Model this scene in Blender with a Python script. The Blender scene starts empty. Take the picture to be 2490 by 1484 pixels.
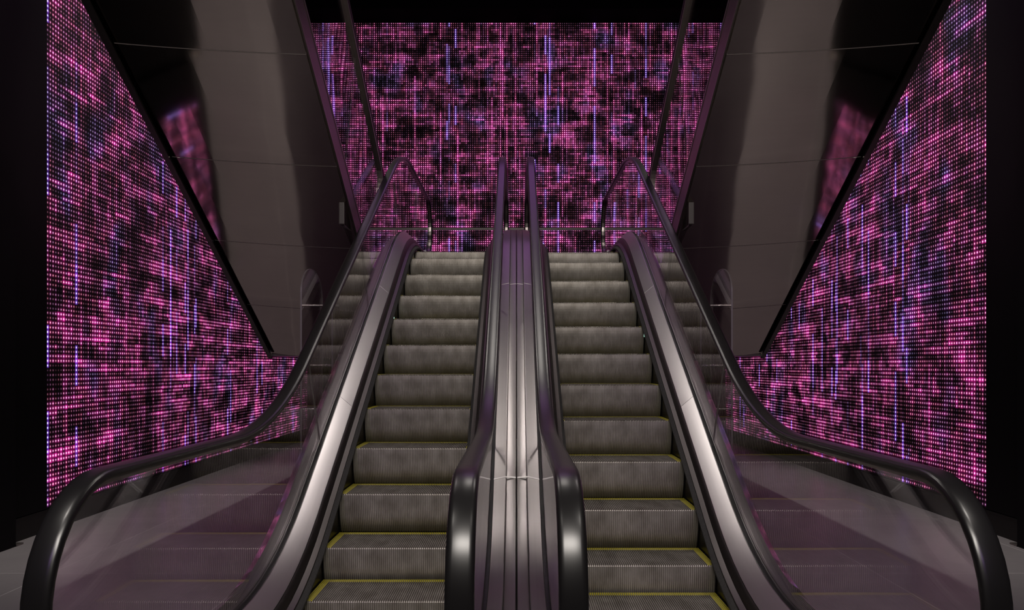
import bpy, bmesh, math, random
random.seed(7)
PI = math.pi
S = bpy.context.scene
COL = S.collection
T = 0.5778                      # slope of the escalators

# ------------------------------------------------------------------ helpers
def new_obj(name, mesh, mat=None, parent=None, kind=None, label=None):
    o = bpy.data.objects.new(name, mesh)
    COL.objects.link(o)
    if mat is not None and mesh is not None and not mesh.materials:
        mesh.materials.append(mat)
    if parent is not None:
        o.parent = parent
    if kind: o['kind'] = kind
    if label: o['label'] = label
    return o

def mesh_from(name, verts, faces, smooth=False, mat=None):
    m = bpy.data.meshes.new(name)
    m.from_pydata([tuple(v) for v in verts], [], faces)
    bm = bmesh.new(); bm.from_mesh(m)
    bmesh.ops.recalc_face_normals(bm, faces=bm.faces)
    bm.to_mesh(m); bm.free()
    if smooth:
        for p in m.polygons: p.use_smooth = True
        try: m.set_sharp_from_angle(angle=math.radians(32))
        except Exception: pass
    if mat: m.materials.append(mat)
    return m

class MB:
    def __init__(s): s.v = []; s.f = []
    def box(s, x0, x1, y0, y1, z0, z1):
        n = len(s.v)
        s.v += [(x0,y0,z0),(x1,y0,z0),(x1,y1,z0),(x0,y1,z0),(x0,y0,z1),(x1,y0,z1),(x1,y1,z1),(x0,y1,z1)]
        s.f += [tuple(n+i for i in q) for q in ((0,3,2,1),(4,5,6,7),(0,1,5,4),(1,2,6,5),(2,3,7,6),(3,0,4,7))]
    def prism_x(s, pts, x0, x1):
        """polygon of (y,z) points extruded along x"""
        n = len(s.v); k = len(pts)
        s.v += [(x0,y,z) for y,z in pts] + [(x1,y,z) for y,z in pts]
        s.f.append(tuple(n+i for i in range(k))[::-1]); s.f.append(tuple(n+k+i for i in range(k)))
        for i in range(k):
            j = (i+1) % k
            s.f.append((n+i, n+j, n+k+j, n+k+i))
    def sweep(s, rings, closed=True, caps=True):
        n = len(s.v); k = len(rings[0])
        for r in rings: s.v += r
        for a in range(len(rings)-1):
            for i in range(k if closed else k-1):
                j = (i+1) % k
                s.f.append((n+a*k+i, n+a*k+j, n+(a+1)*k+j, n+(a+1)*k+i))
        if caps and closed:
            s.f.append(tuple(n+i for i in range(k))); s.f.append(tuple(n+(len(rings)-1)*k+i for i in range(k))[::-1])
    def cyl_x(s, x0, x1, y, z, r, seg=14):
        s.sweep([[(x, y+r*math.cos(2*PI*i/seg), z+r*math.sin(2*PI*i/seg)) for i in range(seg)] for x in (x0, x1)])
    def build(s, name, mat, parent=None, smooth=False, kind=None, label=None, bevel=0):
        m = mesh_from(name, s.v, s.f, smooth, mat)
        o = new_obj(name, m, None, parent, kind, label)
        if bevel:
            b = o.modifiers.new('bevel', 'BEVEL'); b.width = bevel; b.segments = 2; b.limit_method = 'ANGLE'
        return o

def thing(name, label, cat, group=None, loc=(0,0,0)):
    o = bpy.data.objects.new(name, None); COL.objects.link(o)
    o.empty_display_size = .2; o.location = loc
    o['label'] = label; o['category'] = cat
    if group: o['group'] = group
    return o

# ------------------------------------------------------------------ node helpers
class NT:
    def __init__(s, name):
        s.m = bpy.data.materials.new(name); s.m.use_nodes = True
        s.t = s.m.node_tree; s.t.nodes.clear()
        s.out = s.t.nodes.new('ShaderNodeOutputMaterial')
    def n(s, typ, **kw):
        x = s.t.nodes.new(typ)
        for k, v in kw.items(): setattr(x, k, v)
        return x
    def put(s, sock, v):
        if isinstance(v, bpy.types.NodeSocket): s.t.links.new(v, sock)
        elif v is not None: sock.default_value = v
    def math(s, op, a, b=None, c=None, clamp=False):
        x = s.n('ShaderNodeMath', operation=op); x.use_clamp = clamp
        s.put(x.inputs[0], a)
        if b is not None: s.put(x.inputs[1], b)
        if c is not None: s.put(x.inputs[2], c)
        return x.outputs[0]
    def vec(s, x, y, z=0.0):
        c = s.n('ShaderNodeCombineXYZ')
        s.put(c.inputs[0], x); s.put(c.inputs[1], y); s.put(c.inputs[2], z)
        return c.outputs[0]
    def white(s, x, y, z=0.0):
        w = s.n('ShaderNodeTexWhiteNoise', noise_dimensions='3D')
        s.put(w.inputs['Vector'], s.vec(x, y, z)); return w.outputs['Value']
    def noise(s, vec, scale, detail=2.0, rough=.5):
        w = s.n('ShaderNodeTexNoise'); s.put(w.inputs['Vector'], vec)
        s.put(w.inputs['Scale'], scale); s.put(w.inputs['Detail'], detail); s.put(w.inputs['Roughness'], rough)
        return w.outputs[0]
    def ramp(s, v, a, b, lo=0.0, hi=1.0):
        m = s.n('ShaderNodeMapRange'); m.clamp = True
        s.put(m.inputs[0], v); s.put(m.inputs[1], a); s.put(m.inputs[2], b); s.put(m.inputs[3], lo); s.put(m.inputs[4], hi)
        return m.outputs[0]
    def mixc(s, f, a, b):
        m = s.n('ShaderNodeMix', data_type='RGBA'); s.put(m.inputs[0], f); s.put(m.inputs[6], a); s.put(m.inputs[7], b)
        return m.outputs[2]
    def obj(s):
        return s.n('ShaderNodeTexCoord').outputs['Object']
    def sep(s, v):
        x = s.n('ShaderNodeSeparateXYZ'); s.put(x.inputs[0], v); return x.outputs
    def map(s, vec, scale):
        m = s.n('ShaderNodeMapping'); s.put(m.inputs[0], vec); m.inputs['Scale'].default_value = scale; return m.outputs[0]
    def bump(s, h, strength, dist=.01):
        b = s.n('ShaderNodeBump'); b.inputs['Strength'].default_value = strength; b.inputs['Distance'].default_value = dist
        s.put(b.inputs['Height'], h); return b.outputs[0]
    def bsdf(s, color, rough, metal=0.0, normal=None, spec=.5, emis=None, es=0, aniso=0):
        b = s.n('ShaderNodeBsdfPrincipled')
        s.put(b.inputs['Base Color'], color); s.put(b.inputs['Roughness'], rough); s.put(b.inputs['Metallic'], metal)
        b.inputs['Specular IOR Level'].default_value = spec
        if aniso: b.inputs['Anisotropic'].default_value = aniso
        if normal is not None: s.put(b.inputs['Normal'], normal)
        if emis: b.inputs['Emission Color'].default_value = emis; b.inputs['Emission Strength'].default_value = es
        return b.outputs[0]
    def done(s, sh):
        s.t.links.new(sh, s.out.inputs[0]); return s.m

def C(r, g, b): return (r, g, b, 1)

# ------------------------------------------------------------------ materials
PITCH = 0.0365
def led_material(name, axis, gain=1.0, seed=0.0, dmin=.16, L1=17.0, vg=1.0, hg=1.0):
    t = NT(name)
    o = t.sep(t.obj())
    u = t.math('DIVIDE', o[axis], PITCH); v = t.math('DIVIDE', o[2], PITCH)
    i = t.math('FLOOR', u); j = t.math('FLOOR', v)
    fu = t.math('SUBTRACT', t.math('SUBTRACT', u, i), .5); fv = t.math('SUBTRACT', t.math('SUBTRACT', v, j), .5)
    r2 = t.math('ADD', t.math('MULTIPLY', fu, fu), t.math('MULTIPLY', fv, fv))
    def rowseg(L, sd):        # value constant along horizontal runs of length L
        off = t.math('MULTIPLY', t.white(j, sd+seed, 1.3), 61.0)
        return t.white(t.math('FLOOR', t.math('DIVIDE', t.math('ADD', i, off), L)), j, sd+seed+.7)
    def colseg(L, sd):
        off = t.math('MULTIPLY', t.white(i, sd+seed, 5.3), 61.0)
        return t.white(i, t.math('FLOOR', t.math('DIVIDE', t.math('ADD', j, off), L)), sd+seed+.2)
    cells = t.vec(i, j, seed)
    blob = t.noise(t.map(cells, (.075, .105, 1)), 1.0, 3.0, .6)         # big light and dark patches
    blobf = t.ramp(blob, .42, .60)
    blob2 = t.noise(t.map(cells, (.05, .22, 1)), 1.0, 2.0, .5)
    blobm = t.math('MULTIPLY_ADD', t.ramp(blob2, .40, .62), .55, t.math('MULTIPLY', blobf, .6))
    h1 = t.ramp(rowseg(L1, 2.0), .45, 1.0); h2 = t.ramp(rowseg(7.0, 3.0), .55, 1.0)
    v1 = t.ramp(colseg(11.0, 4.0), .62, 1.0); v2 = t.ramp(colseg(5.0, 5.0), .8, 1.0)
    colsel = t.ramp(t.white(i, 9.0+seed, 2.0), .90, .92)                # few columns that run blue
    vb = t.math('MULTIPLY', t.ramp(colseg(9.0, 6.0), .5, .9), colsel)
    hh = t.math('MAXIMUM', h1, t.math('MULTIPLY', h2, .8))
    hh = t.math('MULTIPLY', hh, t.math('MULTIPLY_ADD', blobm, .85, .06))
    vv = t.math('MULTIPLY', t.math('MAXIMUM', v1, v2), t.math('MULTIPLY_ADD', blobm, .5, .28))
    base = t.math('MULTIPLY_ADD', blobm, .11, .022)
    jit = t.math('MULTIPLY_ADD', t.white(i, j, 11.0+seed), .7, .65)
    b = t.math('MULTIPLY', t.math('ADD', base, t.math('ADD', t.math('MULTIPLY', hh, .62*hg), t.math('MULTIPLY', vv, .50))), jit)
    dark = t.ramp(t.noise(t.map(cells, (.10, .115, 3.1)), 1.0, 2.0, .55), .40, .52, dmin, 1.0)
    b = t.math('MULTIPLY', b, dark)
    vlong = t.math('MULTIPLY', t.ramp(colseg(34.0, 21.0), .55, .95), t.ramp(t.white(i, 29.0+seed, 4.0), .62, .75))
    b = t.math('ADD', b, t.math('MULTIPLY', t.math('MULTIPLY', vlong, jit), .42*vg))
    b = t.math('ADD', b, t.math('MULTIPLY', vb, .8))
    bf = t.math('DIVIDE', vb, t.math('ADD', t.math('ADD', vb, .12), t.math('MULTIPLY', b, .35)))
    blue_patch = t.ramp(t.noise(t.map(cells, (.09, .05, 1.7)), 1.0, 1.0, .5), .56, .66, 0, .55)
    bf = t.math('MAXIMUM', bf, t.math('MULTIPLY', blue_patch, t.math('SUBTRACT', 1.0, hh)))
    b = t.math('MULTIPLY', b, t.ramp(o[2], 2.4, 6.5, 1.25, .9))
    hue = t.white(i, t.math('FLOOR', t.math('DIVIDE', j, 3.0)), 12.0+seed)
    pink = t.mixc(hue, C(1, .16, .30), C(.72, .20, .66))
    core = t.mixc(t.math('MINIMUM', bf, 1.0), pink, C(.14, .34, 1.0))
    glow = t.mixc(t.math('MINIMUM', bf, 1.0), C(.62, .012, .27), C(.01, .05, .75))
    g1 = t.math('EXPONENT', t.math('MULTIPLY', r2, -26.0))
    g0 = t.math('EXPONENT', t.math('MULTIPLY', r2, -60.0))
    g2 = t.math('EXPONENT', t.math('MULTIPLY', r2, -3.5))
    e1 = t.n('ShaderNodeEmission'); t.put(e1.inputs[0], core); t.put(e1.inputs[1], t.math('MULTIPLY', t.math('MULTIPLY', b, g1), 1.7*gain))
    e0 = t.n('ShaderNodeEmission'); t.put(e0.inputs[0], t.mixc(t.math('MINIMUM', bf, 1.0), C(1, .60, .80), C(.55, .75, 1))); t.put(e0.inputs[1], t.math('MULTIPLY', t.math('MULTIPLY', b, g0), 1.9*gain))
    e2 = t.n('ShaderNodeEmission'); t.put(e2.inputs[0], glow); t.put(e2.inputs[1], t.math('MULTIPLY', t.math('MULTIPLY', t.math('MULTIPLY', b, b), g2), .60*gain))
    base_sh = t.bsdf(C(.003, .002, .003), .6, spec=.08)
    a = t.n('ShaderNodeAddShader'); t.put(a.inputs[0], e1.outputs[0]); t.put(a.inputs[1], e2.outputs[0])
    a2 = t.n('ShaderNodeAddShader'); t.put(a2.inputs[0], a.outputs[0]); t.put(a2.inputs[1], base_sh)
    a3 = t.n('ShaderNodeAddShader'); t.put(a3.inputs[0], a2.outputs[0]); t.put(a3.inputs[1], e0.outputs[0])
    return t.done(a3.outputs[0])

def steel(name, col, rough, stretch=(60, 2, 60), bumps=.05, var=.25, metal=1.0, wave=0.0, aniso=0, slope=False):
    t = NT(name); o = t.obj()
    if slope:
        q = t.sep(o); o = t.vec(q[0], q[1], t.math('SUBTRACT', q[2], t.math('MULTIPLY', q[1], T)))
    n = t.noise(t.map(o, stretch), 1.0, 3.0, .6)
    n2 = t.noise(o, 1.3, 2.0, .5)
    f = t.math('MULTIPLY_ADD', n, var, 1-var*.5)
    f = t.math('MULTIPLY', f, t.math('MULTIPLY_ADD', n2, .3, .85))
    mc = t.n('ShaderNodeMix', data_type='RGBA', blend_type='MULTIPLY'); mc.inputs[0].default_value = 1
    mc.inputs[6].default_value = C(*col)
    cc = t.n('ShaderNodeCombineColor'); [t.put(cc.inputs[k], f) for k in range(3)]
    t.put(mc.inputs[7], cc.outputs[0])
    rr = rough
    nm = t.bump(n, bumps, .002) if bumps > 0 else None
    if wave:
        w = t.noise(o, 1.1, 1.0, .4)
        b = t.n('ShaderNodeBump'); b.inputs['Strength'].default_value = wave; b.inputs['Distance'].default_value = .06
        t.put(b.inputs['Height'], w); t.put(b.inputs['Normal'], nm); nm = b.outputs[0]
    return t.done(t.bsdf(mc.outputs[2], rr, metal, nm, aniso=aniso))

def plain(name, col, rough=.5, metal=0.0, spec=.5, emis=None, es=0, nscale=30, var=.3):
    t = NT(name); n = t.noise(t.obj(), nscale, 3.0, .6)
    c = t.mixc(t.math('MULTIPLY', n, var), C(*col), C(*[x*.5 for x in col]))
    return t.done(t.bsdf(c, rough, metal, None, spec, emis, es))

def glass(name, tint=(.93, .94, .93), rough=.0, ior=1.5, boost=1.0):
    t = NT(name)
    tr = t.n('ShaderNodeBsdfTransparent'); tr.inputs[0].default_value = C(*tint)
    gl = t.n('ShaderNodeBsdfGlossy'); gl.inputs[0].default_value = C(.95, .93, .95); gl.inputs[1].default_value = rough
    lw = t.n('ShaderNodeLayerWeight'); f0 = ((ior-1)/(ior+1))**2
    fr = t.math('MULTIPLY_ADD', t.math('POWER', lw.outputs['Facing'], 5.0), 1-f0, f0)
    n = t.noise(t.obj(), 1.0, 1.0, .4)
    t.put(gl.inputs['Normal'], t.bump(n, .06, .05))
    mx = t.n('ShaderNodeMixShader'); t.put(mx.inputs[0], t.math('MULTIPLY', fr, boost, clamp=True))
    t.put(mx.inputs[1], tr.outputs[0]); t.put(mx.inputs[2], gl.outputs[0])
    return t.done(mx.outputs[0])

M = {}
M['led_side'] = led_material('led_side', 1, 1.12, 0.0, .34, 26.0, .45, 1.35)
M['led_side_right'] = led_material('led_side_right', 1, 1.12, 31.0, .34, 26.0, .45, 1.35)
M['led_back'] = led_material('led_back', 0, 1.5, 77.0)
M['deck'] = steel('brushed_steel_deck', (.44, .42, .425), .29, (60, .4, 0), 0, .14)
M['deck2'] = steel('brushed_steel_centre', (.30, .285, .28), .30, (50, .4, 0), 0, .16)
M['trim'] = steel('dark_steel_trim', (.07, .062, .062), .38, (90, .6, 0), .02, .3)
M['skirt'] = steel('skirt_steel', (.07, .062, .055), .33, (40, 3, 40), .03, .4)
M['soffit'] = steel('soffit_polished_steel', (.42, .365, .345), .075, (3, 30, 30), .01, .12, wave=.12)
M['side'] = steel('side_cladding_steel', (.20, .175, .165), .3, (3, 3, 30), .02, .2)
M['edge'] = steel('edge_trim_steel', (.30, .27, .26), .3, (20, 2, 20), .02, .2)
M['edge_polished'] = steel('polished_edge_steel', (.85, .80, .84), .09, (60, .5, 0), .01, .1)
M['black'] = plain('black_panel', (.0025, .002, .0025), .5, 0, .06)
M['ceil'] = plain('black_ceiling', (.001, .001, .001), .9, 0, .05)
M['gasket'] = plain('black_gasket', (.004, .004, .004), .5)
M['plinth'] = plain('dark_plinth', (.004, .003, .003), .35, 0, .2)
M['rubber'] = plain('handrail_rubber', (.006, .0055, .006), .29, 0, .40, nscale=8)
M['yellow'] = plain('yellow_marking', (.38, .33, .015), .5, 0, .4, nscale=60, var=.8)
M['glass'] = glass('balustrade_glass', (.95,.94,.95), 0, 1.5)
M['glass_up'] = glass('upper_glass', (.80, .78, .80), .0, 1.5, 1.15)
M['joint'] = plain('bright_joint', (.75, .72, .72), .35, .2)
M['glass_edge'] = plain('glass_edge', (.13, .11, .115), .35, .2)
M['soffit_joint'] = plain('soffit_joint', (.22, .19, .18), .6)
M['profile'] = plain('guard_profile', (.06, .05, .05), .3, .3)
M['comblight'] = plain('gap_light', (.4, 1, .8), .5, 0, .5, C(.55, 1, .8), 2.5)

def step_material():
    t = NT('step_aluminium'); o = t.obj(); s = t.sep(o)
    n = t.noise(t.map(o, (9, 6, 6)), 1.0, 3.0, .6)
    n2 = t.noise(t.map(o, (260, 2, 2)), 1.0, 1.0, .5)
    f = t.ramp(n, .35, .68)
    col = t.mixc(f, C(.20, .180, .160), C(.34, .315, .290))
    col = t.mixc(t.math('MULTIPLY', n2, .5), col, C(.085, .075, .055))
    low = t.ramp(s[2], -.225, -.14, .72, 0)                 # yellow-brown foot of the riser: dirt plus a reflection painted into the colour
    col = t.mixc(low, col, C(.105, .088, .022))
    return t.done(t.bsdf(col, .42, .55, t.bump(n, .05, .003)))
M['step'] = step_material()
def brush_material():
    t = NT('brush_bristle'); o = t.obj()
    n = t.noise(t.map(o, (60, 240, 60)), 1.0, 2.0, .7)
    return t.done(t.bsdf(t.mixc(n, C(.002,.002,.002), C(.02,.018,.016)), .8, 0, t.bump(n, .9, .01)))
M['brush'] = brush_material()
def floor_material():
    t = NT('stone_floor_tiles'); o = t.obj(); s = t.sep(o)
    br = t.n('ShaderNodeTexBrick'); br.offset = .0; br.squash = 1.0
    m = t.n('ShaderNodeMapping'); t.put(m.inputs[0], o); m.inputs['Location'].default_value = (.32, .35, 0)
    t.put(br.inputs['Vector'], m.outputs[0])
    br.inputs['Scale'].default_value = 1.0; br.inputs['Brick Width'].default_value = 1.25; br.inputs['Row Height'].default_value = 1.75
    br.inputs['Mortar Size'].default_value = .004; br.inputs['Mortar Smooth'].default_value = .1
    br.inputs['Color1'].default_value = C(.105, .098, .100); br.inputs['Color2'].default_value = C(.095, .088, .091); br.inputs['Mortar'].default_value = C(.19, .18, .18)
    n = t.noise(o, 3.0, 5.0, .65)
    col = t.mixc(t.ramp(n, .3, .7, 0, .45), br.outputs[0], C(.068, .062, .066))
    return t.done(t.bsdf(col, t.math('MULTIPLY_ADD', n, .14, .28), 0, t.bump(n, .04, .004)))
M['floor'] = floor_material()

# ------------------------------------------------------------------ escalator lines
def smax(a, b, k):
    h = max(k-abs(a-b), 0)/k; return max(a, b)+h*h*k*.25
def smin(a, b, k): return -smax(-a, -b, k)
TOP = 2.48
def nose(Y): return smin(smax(-2.275+T*Y, 0.0, .30), TOP, .30)
RLO, RHI = .964, 3.51
def rail(Y): return smin(smax(-1.326+T*Y, RLO, .32), RHI, .36)
def frange(a, b, st):
    n = max(1, int(round((b-a)/st))); return [a+(b-a)*i/n for i in range(n+1)]

def rail_path():
    R = .35; yc, zc = 2.35, RLO-R; p = [(2.75, zc-R), (2.55, zc-R)]
    for k in range(0, 21):
        a = math.radians(270-9*k); p.append((yc+R*math.cos(a), zc+R*math.sin(a)))
    p += [(Y, rail(Y)) for Y in frange(2.43, 10.74, .08)]
    R2 = .40; yc, zc = 10.80, RHI-R2
    for k in range(0, 21):
        a = math.radians(90-9*k); p.append((yc+R2*math.cos(a), zc+R2*math.sin(a)))
    p += [(10.6, zc-R2), (10.4, zc-R2)]
    return p

def sweep_path(mb, path, section, x):
    rings = []
    for i, (y, z) in enumerate(path):
        a = path[max(0, i-1)]; b = path[min(len(path)-1, i+1)]
        ty, tz = b[0]-a[0], b[1]-a[1]; l = math.hypot(ty, tz) or 1; ty /= l; tz /= l
        ny, nz = -tz, ty
        rings.append([(x+sx, y+ny*sn, z+nz*sn) for sx, sn in section])
    mb.sweep(rings)

def rail_section(w=.076, h=.034):
    pts = []
    for k in range(20):
        a = 2*PI*k/20; c, s_ = math.cos(a), math.sin(a)
        pts.append((w/2*math.copysign(abs(c)**.55, c), -h/2+h/2*math.copysign(abs(s_)**.7, s_)))
    return pts

def glass_panel(pts, x, name, parent, mat, th=.010, edge=True):
    mb = MB(); mb.prism_x(pts, x-th/2, x+th/2)
    return mb.build(name, mat, parent)

# ------------------------------------------------------------------ the step (shared mesh)
X_IN, X_OUT = .285, 1.058
XA, XB = X_IN+.006, X_OUT-.006
def cleat_x(a, b, pitch=.0108, depth=.009):
    """list of (x, depth) square wave"""
    n = int((b-a)/pitch); pitch = (b-a)/n; r = []
    for k in range(n):
        x = a+k*pitch
        r += [(x, 0), (x+pitch*.46, 0), (x+pitch*.54, depth), (x+pitch*.92, depth)]
    r.append((b, 0)); return r
def step_body_mesh():
    prof = [(.398, 0, 0, 1)]                     # (y, z, ny, nz)
    prof += [(.30, 0, 0, 1), (.15, 0, 0, 1), (.012, 0, 0, 1)]
    for k in range(1, 4):
        a = math.radians(90+k*26); prof.append((.010+.010*math.cos(a), -.010+.010*math.sin(a), math.cos(a), math.sin(a)))
    H = .236
    for k in range(0, 11):
        q = k/10; z = -.012-(H-.012)*q; y = .050*q**2.1-.002*math.sin(q*PI)
        sl = .050*2.1*q**1.1/H; l = math.hypot(1, sl)
        prof.append((y, z, -1/l, -sl/l))
    xs = cleat_x(XA, XB); v = []; f = []
    for (y, z, ny, nz) in prof:
        for (x, d) in xs: v.append((x, y-ny*d, z-nz*d))
    k = len(xs)
    for a in range(len(prof)-1):
        for i in range(k-1): f.append((a*k+i, a*k+i+1, (a+1)*k+i+1, (a+1)*k+i))
    return mesh_from('step', v, f, False, M['step'])
def border_mesh():
    mb = MB(); e = .0012
    def strip(x0, x1, y0, y1):
        n = max(1, int(round((x1-x0)/.0108)))
        p = (x1-x0)/n
        for k in range(n): mb.box(x0+k*p, x0+k*p+p*.6, y0, y1, -.004, e)
    strip(XA, XA+.040, .006, .396); strip(XB-.040, XB, .006, .396); strip(XA+.04, XB-.04, .362, .396)
    return mesh_from('yellow_border', mb.v, mb.f, False, M['yellow'])
def mirrored(m, name):
    c = m.copy(); c.name = name
    for vv in c.vertices: vv.co.x = -vv.co.x
    c.flip_normals(); return c
STEP = {1: step_body_mesh()}; STEP[-1] = mirrored(STEP[1], 'step_l')
BORD = {1: border_mesh()}; BORD[-1] = mirrored(BORD[1], 'border_l')

# ------------------------------------------------------------------ lower escalators
Y0, Y1 = 2.05, 11.1          # ends of decking
JOINTS = [4.95, 6.56, 8.17, 9.7]
def lean(Y):                  # glass joints stand square to the slope
    a = min(max((Y-3.6)/.8, 0), 1); b = min(max((9.0-Y)/.9, 0), 1)
    return .32*a*b
def profile_sweep(side, pts, ya, yb, st=.12):
    mb = MB(); add_profile(mb, side, pts, ya, yb, st); return mb
def add_profile(mb, side, pts, ya, yb, st=.12):
    rings = [[(side*x, Y, nose(Y)+h) for x, h in pts] for Y in frange(ya, yb, st)]
    mb.sweep(rings)

def escalator(side, phase, label):
    root = thing('escalator', label, 'escalator', None, (0, 0, 0))
    # steps
    Y = phase
    while Y > 2.75: Y -= .4
    Y += .4
    while Y < 9.3:
        st = new_obj('step', STEP[side], None, root); st.location = (0, Y, nose(Y) if Y < 8.6 else TOP)
        bo = new_obj('yellow_border', BORD[side], None, st)
        Y += .4
    ytop = Y
    mb = MB(); mb.box(min(side*X_IN, side*X_OUT), max(side*X_IN, side*X_OUT), ytop-.02, 11.3, TOP-.05, TOP+.004)
    mb.build('upper_comb_plate', M['trim'], root)
    mb = MB(); mb.box(min(side*X_IN, side*X_OUT), max(side*X_IN, side*X_OUT), 1.2, 2.72, -.02, .006)
    mb.build('lower_comb_plate', M['trim'], root)
    sec = rail_section(); rp = rail_path()
    for which in ('outer', 'inner'):
        if which == 'outer': fx = lambda d: X_OUT+d
        else: fx = lambda d: X_IN-d
        W = lambda pts: [(fx(d), h) for d, h in pts]
        profile_sweep(side, W([(0, -.26), (0, .07), (.006, .07), (.006, -.26)]), Y0, Y1).build('skirt_panel', M['skirt'], root, True)
        profile_sweep(side, W([(0, .030), (-.012, .030), (-.030, .018), (-.031, .034), (-.014, .052), (0, .056)]), 2.3, 9.4).build('safety_brush', M['brush'], root, True)
        mb = profile_sweep(side, W([(-.010, .060), (-.010, .070), (.0, .074), (.016, .082), (.018, .10), (.030, .128), (.038, .136), (.038, .05), (0, .05)]), Y0, Y1)
        mb.build('skirt_trim', M['trim'], root, True)
        # inner deck in three lengths with fine joints
        cuts = [Y0, 5.40, 6.95, 8.9, Y1]; mb = MB()
        for a, b in zip(cuts[:-1], cuts[1:]):
            add_profile(mb, side, W([(.040, .13), (.040, .139), (.043, .142), (.118, .206), (.123, .206), (.123, .16)]), a+.0015, b-.0015)
        mb.build('inner_deck', M['deck'], root, True)
        profile_sweep(side, W([(.124, .12), (.124, .190), (.155, .190), (.155, .12)]), Y0+.02, Y1-.02).build('glass_channel', M['gasket'], root)
        if which == 'outer':
            mb = MB()
            for a, b in zip(cuts[:-1], cuts[1:]):
                add_profile(mb, side, W([(.154, .15), (.154, .212), (.160, .214), (.206, .226), (.206, .15)]), a+.0015, b-.0015)
            mb.build('outer_deck', M['deck'], root, True)
            profile_sweep(side, W([(.206, .15), (.206, .2265), (.2465, .198), (.2465, .15)]), Y0, Y1).build('deck_edge', M['edge_polished'], root)
            # closed side of the truss down to the floor / landing
            mb = MB(); rr = []
            for Y_ in frange(Y0, 9.2, .15):
                zt = nose(Y_)+.16; zb = 0.0 if Y_ < 6.2 else min((Y_-6.2)*T, 1.3)
                zb = max(0.0, min(zb, 1.36))
                rr.append([(side*(X_OUT+.240), Y_, zb), (side*(X_OUT+.240), Y_, zt), (side*(X_OUT+.228), Y_, zt), (side*(X_OUT+.228), Y_, zb)])
            mb.sweep(rr); mb.build('side_cladding', M['side'], root)
        else:
            mb = MB()
            for a, b in zip([Y0, 4.62, 6.95, 8.9], [4.62, 6.95, 8.9, Y1]):
                add_profile(mb, side, [(fx(.154), .15), (fx(.154), .210), (.128, .214), (.064, .228), (.060, .226), (.060, .15)], a+.002, b-.002)
                add_profile(mb, side, [(.0585, .15), (.0585, .214), (.055, .216), (.006, .224), (.002, .218), (.002, .15)], a+.002, b-.002)
            mb.build('centre_deck', M['deck2'], root, True)
            mb = MB(); mb.box(min(side*.003, side*.15), max(side*.003, side*.15), Y0-.03, Y0, 0, .215); mb.build('deck_end_cap', M['deck2'], root)
        if which == 'inner':
            for ya in (4.62,):
                mb = MB(); add_profile(mb, side, [(fx(.042), .144), (fx(.118), .2085), (.165, .2085), (.165, .2035), (fx(.118), .2035), (fx(.042), .139)][:6], ya-.004, ya+.004, 1)
                add_profile(mb, side, [(.130, .216), (.064, .2305), (.004, .2265), (.004, .2225), (.064, .2265), (.130, .2115)], ya-.004, ya+.004, 1)
                mb.build('deck_joint', M['joint'], root)
        gx = side*fx(.140)
        # glass panels
        dz = lambda Y_: nose(Y_)+.165
        ends = [None]+JOINTS+[None]
        for q in range(len(ends)-1):
            a, b = ends[q], ends[q+1]; pts = []
            ya = a+.003 if a else None; yb = b-.003 if b else None
            if ya is None:
                bot = [(Y_, dz(Y_)) for Y_ in frange(2.35, yb, .1)]
                top = [(Y_, rail(Y_)-.012) for Y_ in frange(yb, 2.40, -.1) ] if False else [(Y_, rail(Y_)-.016) for Y_ in reversed(frange(2.40, yb, .1))]
                arc = [(2.35+.332*math.cos(math.radians(90+9*k)), RLO-.35+.332*math.sin(math.radians(90+9*k))) for k in range(0, 21)]
                pts = bot+top+arc
            elif yb is None:
                bot = [(Y_, dz(Y_)) for Y_ in frange(ya, 10.8, .1)]
                arc = [(10.80+.382*math.cos(math.radians(-90+9*k)), RHI-.40+.382*math.sin(math.radians(-90+9*k))) for k in range(0, 21)]
                top = [(Y_, rail(Y_)-.016) for Y_ in reversed(frange(ya, 10.8, .1))]
                pts = bot+arc+top
            else:
                bot = [(Y_, dz(Y_)) for Y_ in frange(ya, yb, .1)]
                top = [(Y_, rail(Y_)-.016) for Y_ in reversed(frange(ya-lean(a), yb-lean(b), .1))]
                pts = bot+top
            glass_panel(pts, gx, 'glass_panel', root, M['glass'])
        for a in JOINTS[0:3]:
            mb = MB(); t_ = a-lean(a)
            mb.prism_x([(a-.0025, dz(a)), (a+.0025, dz(a)), (t_+.0025, rail(t_)-.02), (t_-.0025, rail(t_)-.02)], gx-.005, gx+.005)
            mb.build('glass_joint', M['glass_edge'], root)
        mb = MB(); sweep_path(mb, rp, sec, side*fx(.142)); mb.build('handrail', M['rubber'], root, True)
        mb = MB(); sweep_path(mb, [p for p in rp[2:-2]], [(-.020, -.044), (-.020, -.034), (.020, -.034), (.020, -.044)], side*fx(.142)); mb.build('handrail_guide', M['edge'], root)
    # truss underside body
    mb = MB(); pts = [(Y_, nose(Y_)-.34) for Y_ in frange(4.6, 9.0, .2)]+[(9.0, 1.36), (8.0, 1.36)]+[(6.3, .02), (4.6, .02)]
    mb = MB(); rr = [[(side*(X_IN-.02), Y_, max(.01, nose(Y_)-.42)), (side*(X_OUT+.22), Y_, max(.01, nose(Y_)-.42)), (side*(X_OUT+.22), Y_, max(.012, nose(Y_)-.40)), (side*(X_IN-.02), Y_, max(.012, nose(Y_)-.40))] for Y_ in frange(4.8, 9.2, .2)]
    mb.sweep(rr); mb.build('truss_base', M['gasket'], root)
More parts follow.
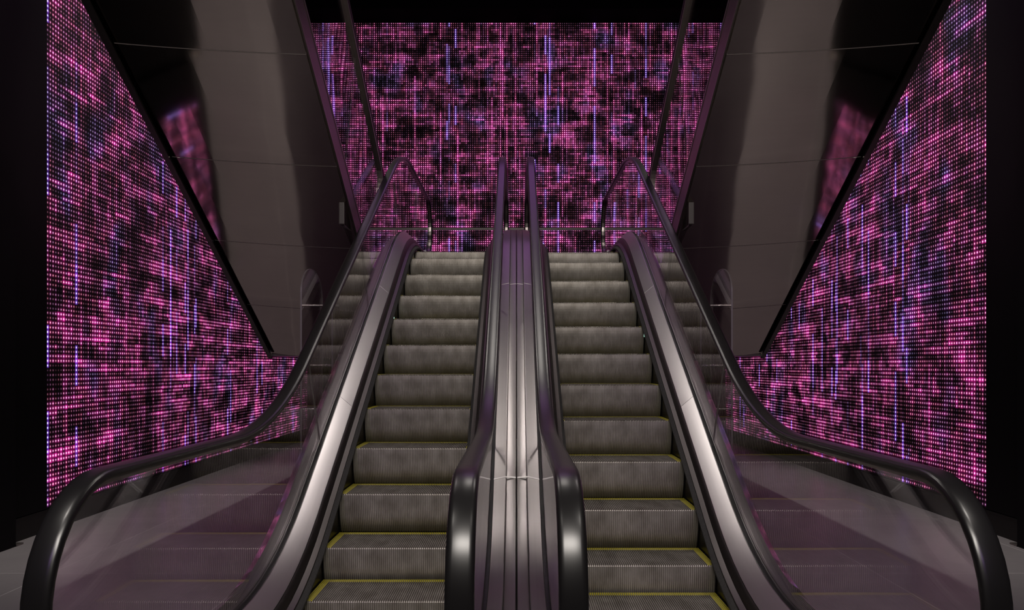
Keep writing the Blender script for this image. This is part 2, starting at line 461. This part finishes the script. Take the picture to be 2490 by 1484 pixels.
    # green step gap light slivers at the skirt
    for (Y_, h) in (((6.95, -.10),) if side < 0 else ((6.70, -.10), (7.9, -.06))):
        mb = MB(); mb.box(min(side*(X_OUT-.006), side*(X_OUT-.002)), max(side*(X_OUT-.006), side*(X_OUT-.002)), Y_-.004, Y_+.004, nose(Y_)+h, nose(Y_)+h+.07)
        mb.build('gap_light', M['comblight'], root)
    return root

escalator(-1, 7.60, 'left of two side-by-side steel escalators, its outer handrail curving toward the left LED screen')
escalator(1, 7.475, 'right of two side-by-side steel escalators, its outer handrail curving toward the right LED screen')

# ------------------------------------------------------------------ anti climb guards beside the lower escalators
def climb_guard(side, label):
    root = thing('climb_guard', label, 'glass guard', None, (side*1.5, 5.93, .7))
    root_inv = root.location.copy()
    def P(mb, name, mat, sm=False, parent=root, label=None):
        mb.v = [(x-root_inv[0], y-root_inv[1], z-root_inv[2]) for x, y, z in mb.v]
        return mb.build(name, mat, parent, sm, label=label)
    zt, zb = 1.965, .62; pts = [(5.63, zb), (6.23, zb)]
    pts += [(5.93+.30*math.cos(math.radians(9*k)), zt-.19+.19*math.sin(math.radians(9*k))) for k in range(0, 21)]
    mb = MB(); mb.prism_x(pts, side*1.5-.005, side*1.5+.005); P(mb, 'glass_plate', M['glass_up'])
    mb = MB(); sweep_path(mb, [pts[0]]+pts[2:][::-1]+[pts[1]], [(-.0055, -.0008), (.0055, -.0008), (.0055, .0012), (-.0055, .0012)], side*1.5); P(mb, 'plate_edge', M['glass_edge'])
    mb = MB(); mb.box(side*1.345-.006, side*1.345+.006, 5.90, 5.97, .55, 1.72); P(mb, 'mounting_post', M['side'])
    for z in (1.76, 1.32, 1.00, .70):
        mb = MB(); mb.cyl_x(min(side*1.30, side*1.515), max(side*1.30, side*1.515), 5.93, z-.06, .009); P(mb, 'standoff', M['edge'], True, label='short bright steel standoff')
climb_guard(-1, 'clear round-topped guard plate standing outside the left escalator handrail')
climb_guard(1, 'clear round-topped guard plate standing outside the right escalator handrail')

# ------------------------------------------------------------------ overhead escalators
XI, XO = 1.31, 2.544
def sof(Y, h=0): return 6.166-T*Y+h
def overhead(side, label):
    root = thing('overhead_escalator', label, 'escalator')
    xs = lambda a, b: (min(side*a, side*b), max(side*a, side*b))
    js = [8.33, 7.55, 6.73, 5.90, 5.05, 4.2, 3.35, 2.5]
    for a, b in zip(js[:-1], js[1:]):
        mb = MB()
        W_ = XO-.03-XI-.004
        def dish(q): return -.045+W_*(.030*q+.030*q*q)          # the panels are slightly dished
        def sect(Y, h): 
            return [(side*(XI+.004+W_*q), Y, sof(Y, h+dish(q))) for q in [k/8 for k in range(9)]]+[(side*(XI+.004+W_*q), Y, sof(Y, h+.02+dish(q))) for q in [k/8 for k in range(8, -1, -1)]]
        mb.sweep([sect(b+.0035, 0), sect((a+b)/2, 0), sect(a-.0035, 0)])
        mb.build('soffit_panel', M['soffit'], root)
        mb = MB(); mb.sweep([sect(a-.0034, .001), sect(a+.0034, .001)]); mb.build('panel_joint', M['soffit_joint'], root)
    for (xa, xb, hb, ht, nm, mt) in ((XI-.006, XI+.006, -.006, .19, 'side_cladding', 'side'), (XO-.008, XO+.004, -.006, .85, 'side_cladding', 'side'),
                             (XO-.030, XO+.012, -.022, -.004, 'edge_trim', 'trim'), (XI-.009, XI+.022, -.018, -.004, 'edge_trim', 'edge'),
                             (XI-.009, XI+.05, .19, .215, 'deck', 'edge')):
        mb = MB(); x0, x1 = xs(xa, xb)
        mb.prism_x([(2.5, sof(2.5, hb)), (8.33, sof(8.33, hb)), (8.33, sof(8.33, ht)), (2.5, sof(2.5, ht))], x0, x1)
        mb.build(nm, M[mt], root)
    mb = MB(); x0, x1 = xs(XI+.05, XO-.01)
    mb.prism_x([(2.5, sof(2.5, .16)), (8.33, sof(8.33, .16)), (8.33, sof(8.33, .19)), (2.5, sof(2.5, .19))], x0, x1)
    mb.build('step_band', M['gasket'], root)
    # lower end head hidden behind the lower escalators, sitting on the landing
    mb = MB(); x0, x1 = xs(XI, XO); mb.box(x0, x1, 8.335, 9.3, 1.355, 2.47); mb.build('lower_truss_head', M['side'], root)
    # glass and rail
    RH = 1.494; gx = side*(XI+.006)
    jy = [2.5, 4.35, 6.20, 8.05]
    ln = lambda: .415
    for a, b in zip(jy[:-1], jy[1:]):
        a1, b1 = a+.003, b-.003
        tp = [(b1+.41, sof(b1+.41, RH-.02)), (a1+.41, sof(a1+.41, RH-.02))]
        if b == jy[-1]: tp = [(b1+.1, sof(b1+.1, RH-.02)), (a1+.41, sof(a1+.41, RH-.02))]
        glass_panel([(a1, sof(a1, .2)), (b1, sof(b1, .2))]+tp, gx, 'glass_panel', root, M['glass_up'])
        if a != 2.5:
            mb = MB(); mb.prism_x([(a-.003, sof(a, .2)), (a+.003, sof(a, .2)), (a+.413, sof(a+.41, RH-.02)), (a+.407, sof(a+.41, RH-.02))], gx-.005, gx+.005)
            mb.build('glass_joint', M['glass_edge'], root)
    path = [(Y, sof(Y, RH)) for Y in frange(2.5, 7.75, .25)]
    e = path[-1]; ang = math.atan(T)
    for k in range(1, 7):
        a = k*math.radians(12); path.append((path[-1][0]+.06*math.cos(ang+a), path[-1][1]-.06*math.sin(ang+a)))
    mb = MB(); sweep_path(mb, path, rail_section(.07, .045), gx); mb.build('handrail', M['rubber'], root, True)
    mb = MB(); sweep_path(mb, path, [(-.03, -.075), (-.03, -.047), (.03, -.047), (.03, -.075)], gx); mb.build('handrail_guide', M['edge'], root)
    return root
overhead(-1, 'left overhead escalator seen from below, polished dark panelled soffit beside the left LED screen')
overhead(1, 'right overhead escalator seen from below, polished dark panelled soffit beside the right LED screen')

def wedge(side, label):
    root = thing('wedge_guard', label, 'glass guard', None, (side*1.35, 6.3, 2.4))
    L = root.location.copy()
    y0, y1 = 6.25, 6.93; zb = 2.35
    pts = [(y0+.05, zb), (y0+.012, zb+.012), (y0, zb+.05), (y0, sof(y0)-.02), (y1, sof(y1)-.02), (y1-.02, zb)]
    mb = MB(); mb.prism_x(pts, side*1.35-.006, side*1.35+.006); mb.v = [(x-L[0], y-L[1], z-L[2]) for x, y, z in mb.v]
    mb.build('glass_plate', M['glass_up'], root)
    mb = MB(); mb.box(side*1.35-.022, side*1.35+.022, y0-.014, y0+.002, zb, sof(y0)-.03); mb.v = [(x-L[0], y-L[1], z-L[2]) for x, y, z in mb.v]
    mb.build('edge_profile', M['profile'], root, bevel=.006)
    mb = MB(); sweep_path(mb, [pts[5], pts[0], pts[1], pts[2]], [(-.012, -.004), (.012, -.004), (.012, .004), (-.012, .004)], side*1.35); mb.v = [(x-L[0], y-L[1], z-L[2]) for x, y, z in mb.v]
    mb.build('bottom_profile', M['profile'], root)
wedge(-1, 'hanging wedge guard where the left handrail passes under the left overhead escalator')
wedge(1, 'hanging wedge guard where the right handrail passes under the right overhead escalator')

# ------------------------------------------------------------------ setting
def struct(name, mb, mat): return mb.build(name, M[mat], None, kind='structure')
mb = MB(); mb.box(-7, 7, -4, 14.2, -.1, 0); struct('floor', mb, 'floor')
mb = MB(); mb.box(-7, 7, 9.31, 13.80, 1.345, 2.475); mb.v = [(max(-XO, min(XO, x)), y, z) for x, y, z in mb.v]; struct('landing_floor', mb, 'black').name = 'floor_landing'
mb = MB(); mb.box(-7, 7, -4, 14.2, 9.0, 9.1); struct('ceiling', mb, 'ceil')
mb = MB(); mb.box(-7, 7, 13.86, 14.2, 0, 9.0); struct('wall_back', mb, 'black')
for s_, nm in ((-1, 'left'), (1, 'right')):
    mb = MB(); mb.box(min(s_*3.60, s_*3.9), max(s_*3.60, s_*3.9), 5.62, 13.86, 0, 9.0); struct('wall_'+nm, mb, 'black')
    mb = MB(); mb.box(min(s_*3.565, s_*3.60), max(s_*3.565, s_*3.60), 5.625, 13.86, 0, .165); struct('baseboard_'+nm, mb, 'plinth')
    mb = MB(); mb.box(min(s_*3.48, s_*4.6), max(s_*3.48, s_*4.6), 5.0, 5.62, 0, 9.0); struct('trim_%d' % (1 if s_ < 0 else 2), mb, 'black')
    mb = MB(); mb.box(min(s_*3.476, s_*3.6), max(s_*3.476, s_*3.6), 5.62, 5.70, 0, .012); struct('trim_%d' % (3 if s_ < 0 else 4), mb, 'edge')
mb = MB(); mb.box(-3.6, 3.6, 13.3, 13.85, 7.13, 9.0); struct('trim_5', mb, 'ceil')

def led_wall(side, nm):
    root = thing('led_screen', 'tall dot-matrix LED screen glowing pink and blue along the %s wall' % nm, 'LED screen')
    zb, zt = .1825, 8.9
    # panel
    mb = MB(); mb.box(min(side*3.567, side*3.598), max(side*3.567, side*3.598), 6.135, 13.78, zb, zt); mb.build('display_panel', M['led_side' if side < 0 else 'led_side_right'], root)
    mb = MB(); mb.box(min(side*3.560, side*3.598), max(side*3.560, side*3.598), 5.74, 6.13, zb-.01, zt); mb.build('frame', M['black'], root)
    mb = MB(); mb.box(min(side*3.562, side*3.598), max(side*3.562, side*3.598), 6.13, 13.78, zb-.016, zb-.001); mb.build('frame', M['black'], root)
led_wall(-1, 'left'); led_wall(1, 'right')
root = thing('led_screen', 'wide dot-matrix LED screen glowing pink behind the upper landing', 'LED screen')
mb = MB(); mb.box(-3.55, 3.55, 13.80, 13.84, 2.50, 7.11); mb.build('display_panel', M['led_back'], root)
mb = MB(); mb.box(-3.55, 3.55, 13.79, 13.855, 7.115, 7.16); mb.build('frame', M['black'], root)

root = thing('guardrail', 'thin horizontal steel guardrail across the upper landing before the back screen', 'railing')
mb = MB(); mb.box(-2.5, 2.5, 13.18, 13.22, 3.47, 3.505); mb.build('top_rail', M['trim'], root)
for x in (-2.48, 2.48):
    mb = MB(); mb.box(x-.015, x+.015, 13.185, 13.215, 2.475, 3.47); mb.build('post', M['edge'], root)

# ------------------------------------------------------------------ lights
def area(loc, target, size, power, col=(1, .93, .86), sy=None, spread=180):
    l = bpy.data.lights.new('area', 'AREA'); l.energy = power; l.size = size; l.color = col; l.spread = math.radians(spread)
    if sy: l.shape = 'RECTANGLE'; l.size_y = sy
    o = bpy.data.objects.new('ceiling_or_fill_area', l); COL.objects.link(o); o.location = loc
    from mathutils import Vector
    o.rotation_euler = (Vector(target)-Vector(loc)).to_track_quat('-Z', 'Y').to_euler(); return o
def spot(loc, target, power, ang=50, blend=.4, rad=.06, col=(1, .93, .86)):
    l = bpy.data.lights.new('spot', 'SPOT'); l.energy = power; l.spot_size = math.radians(ang); l.spot_blend = blend; l.shadow_soft_size = rad; l.color = col
    o = bpy.data.objects.new('ceiling_or_fill_spot', l); COL.objects.link(o); o.location = loc
    from mathutils import Vector
    o.rotation_euler = (Vector(target)-Vector(loc)).to_track_quat('-Z', 'Y').to_euler(); return o
area((0, -.2, 4.0), (0, 4.4, .6), 2.2, 225, sy=.7)
area((0, 8.6, 8.8), (0, 6.0, 1.0), 1.0, 50, sy=.8)
area((0, 12.8, 8.85), (0, 6.5, 1.2), 3.0, 15, (.78, .25, 1), sy=.8)  # added violet fill, no real lamp, for purple sheen on the decks
for s_ in (-1, 1):
    area((s_*3.0, 9.0, 8.5), (-s_*1.0, 5.0, 1.0), 1.0, 24, sy=1.2, spread=90)
    spot((s_*1.4, -1.2, 3.6), (s_*2.3, 6.0, 0), 150, 40, .9, .3, (.5, .18, 1))  # added violet fill from the camera side, tints the shadowed floor purple
    spot((s_*2.50, 7.4, 8.5), (s_*3.0, 7.4, 0), 2100, 44, .6, .05)
    spot((s_*2.2, 1.2, 6.5), (s_*2.9, 4.4, 0), 350, 70, .6, .08)
W = bpy.data.worlds.new('World'); S.world = W; W.use_nodes = True
W.node_tree.nodes['Background'].inputs[0].default_value = C(.05, .035, .05); W.node_tree.nodes['Background'].inputs[1].default_value = .05

# ------------------------------------------------------------------ camera
cam = bpy.data.cameras.new('camera'); co = bpy.data.objects.new('camera', cam); COL.objects.link(co)
co.location = (0, 0, 1.26); co.rotation_euler = (PI/2, 0, 0)
cam.sensor_width = 36; cam.lens = 1966/2490*36
cam.shift_x = -(1256-1245)/2490; cam.shift_y = (889-742)/2490
cam.clip_start = .05
S.camera = co
S.view_settings.view_transform = 'Standard'; S.view_settings.look = 'None'
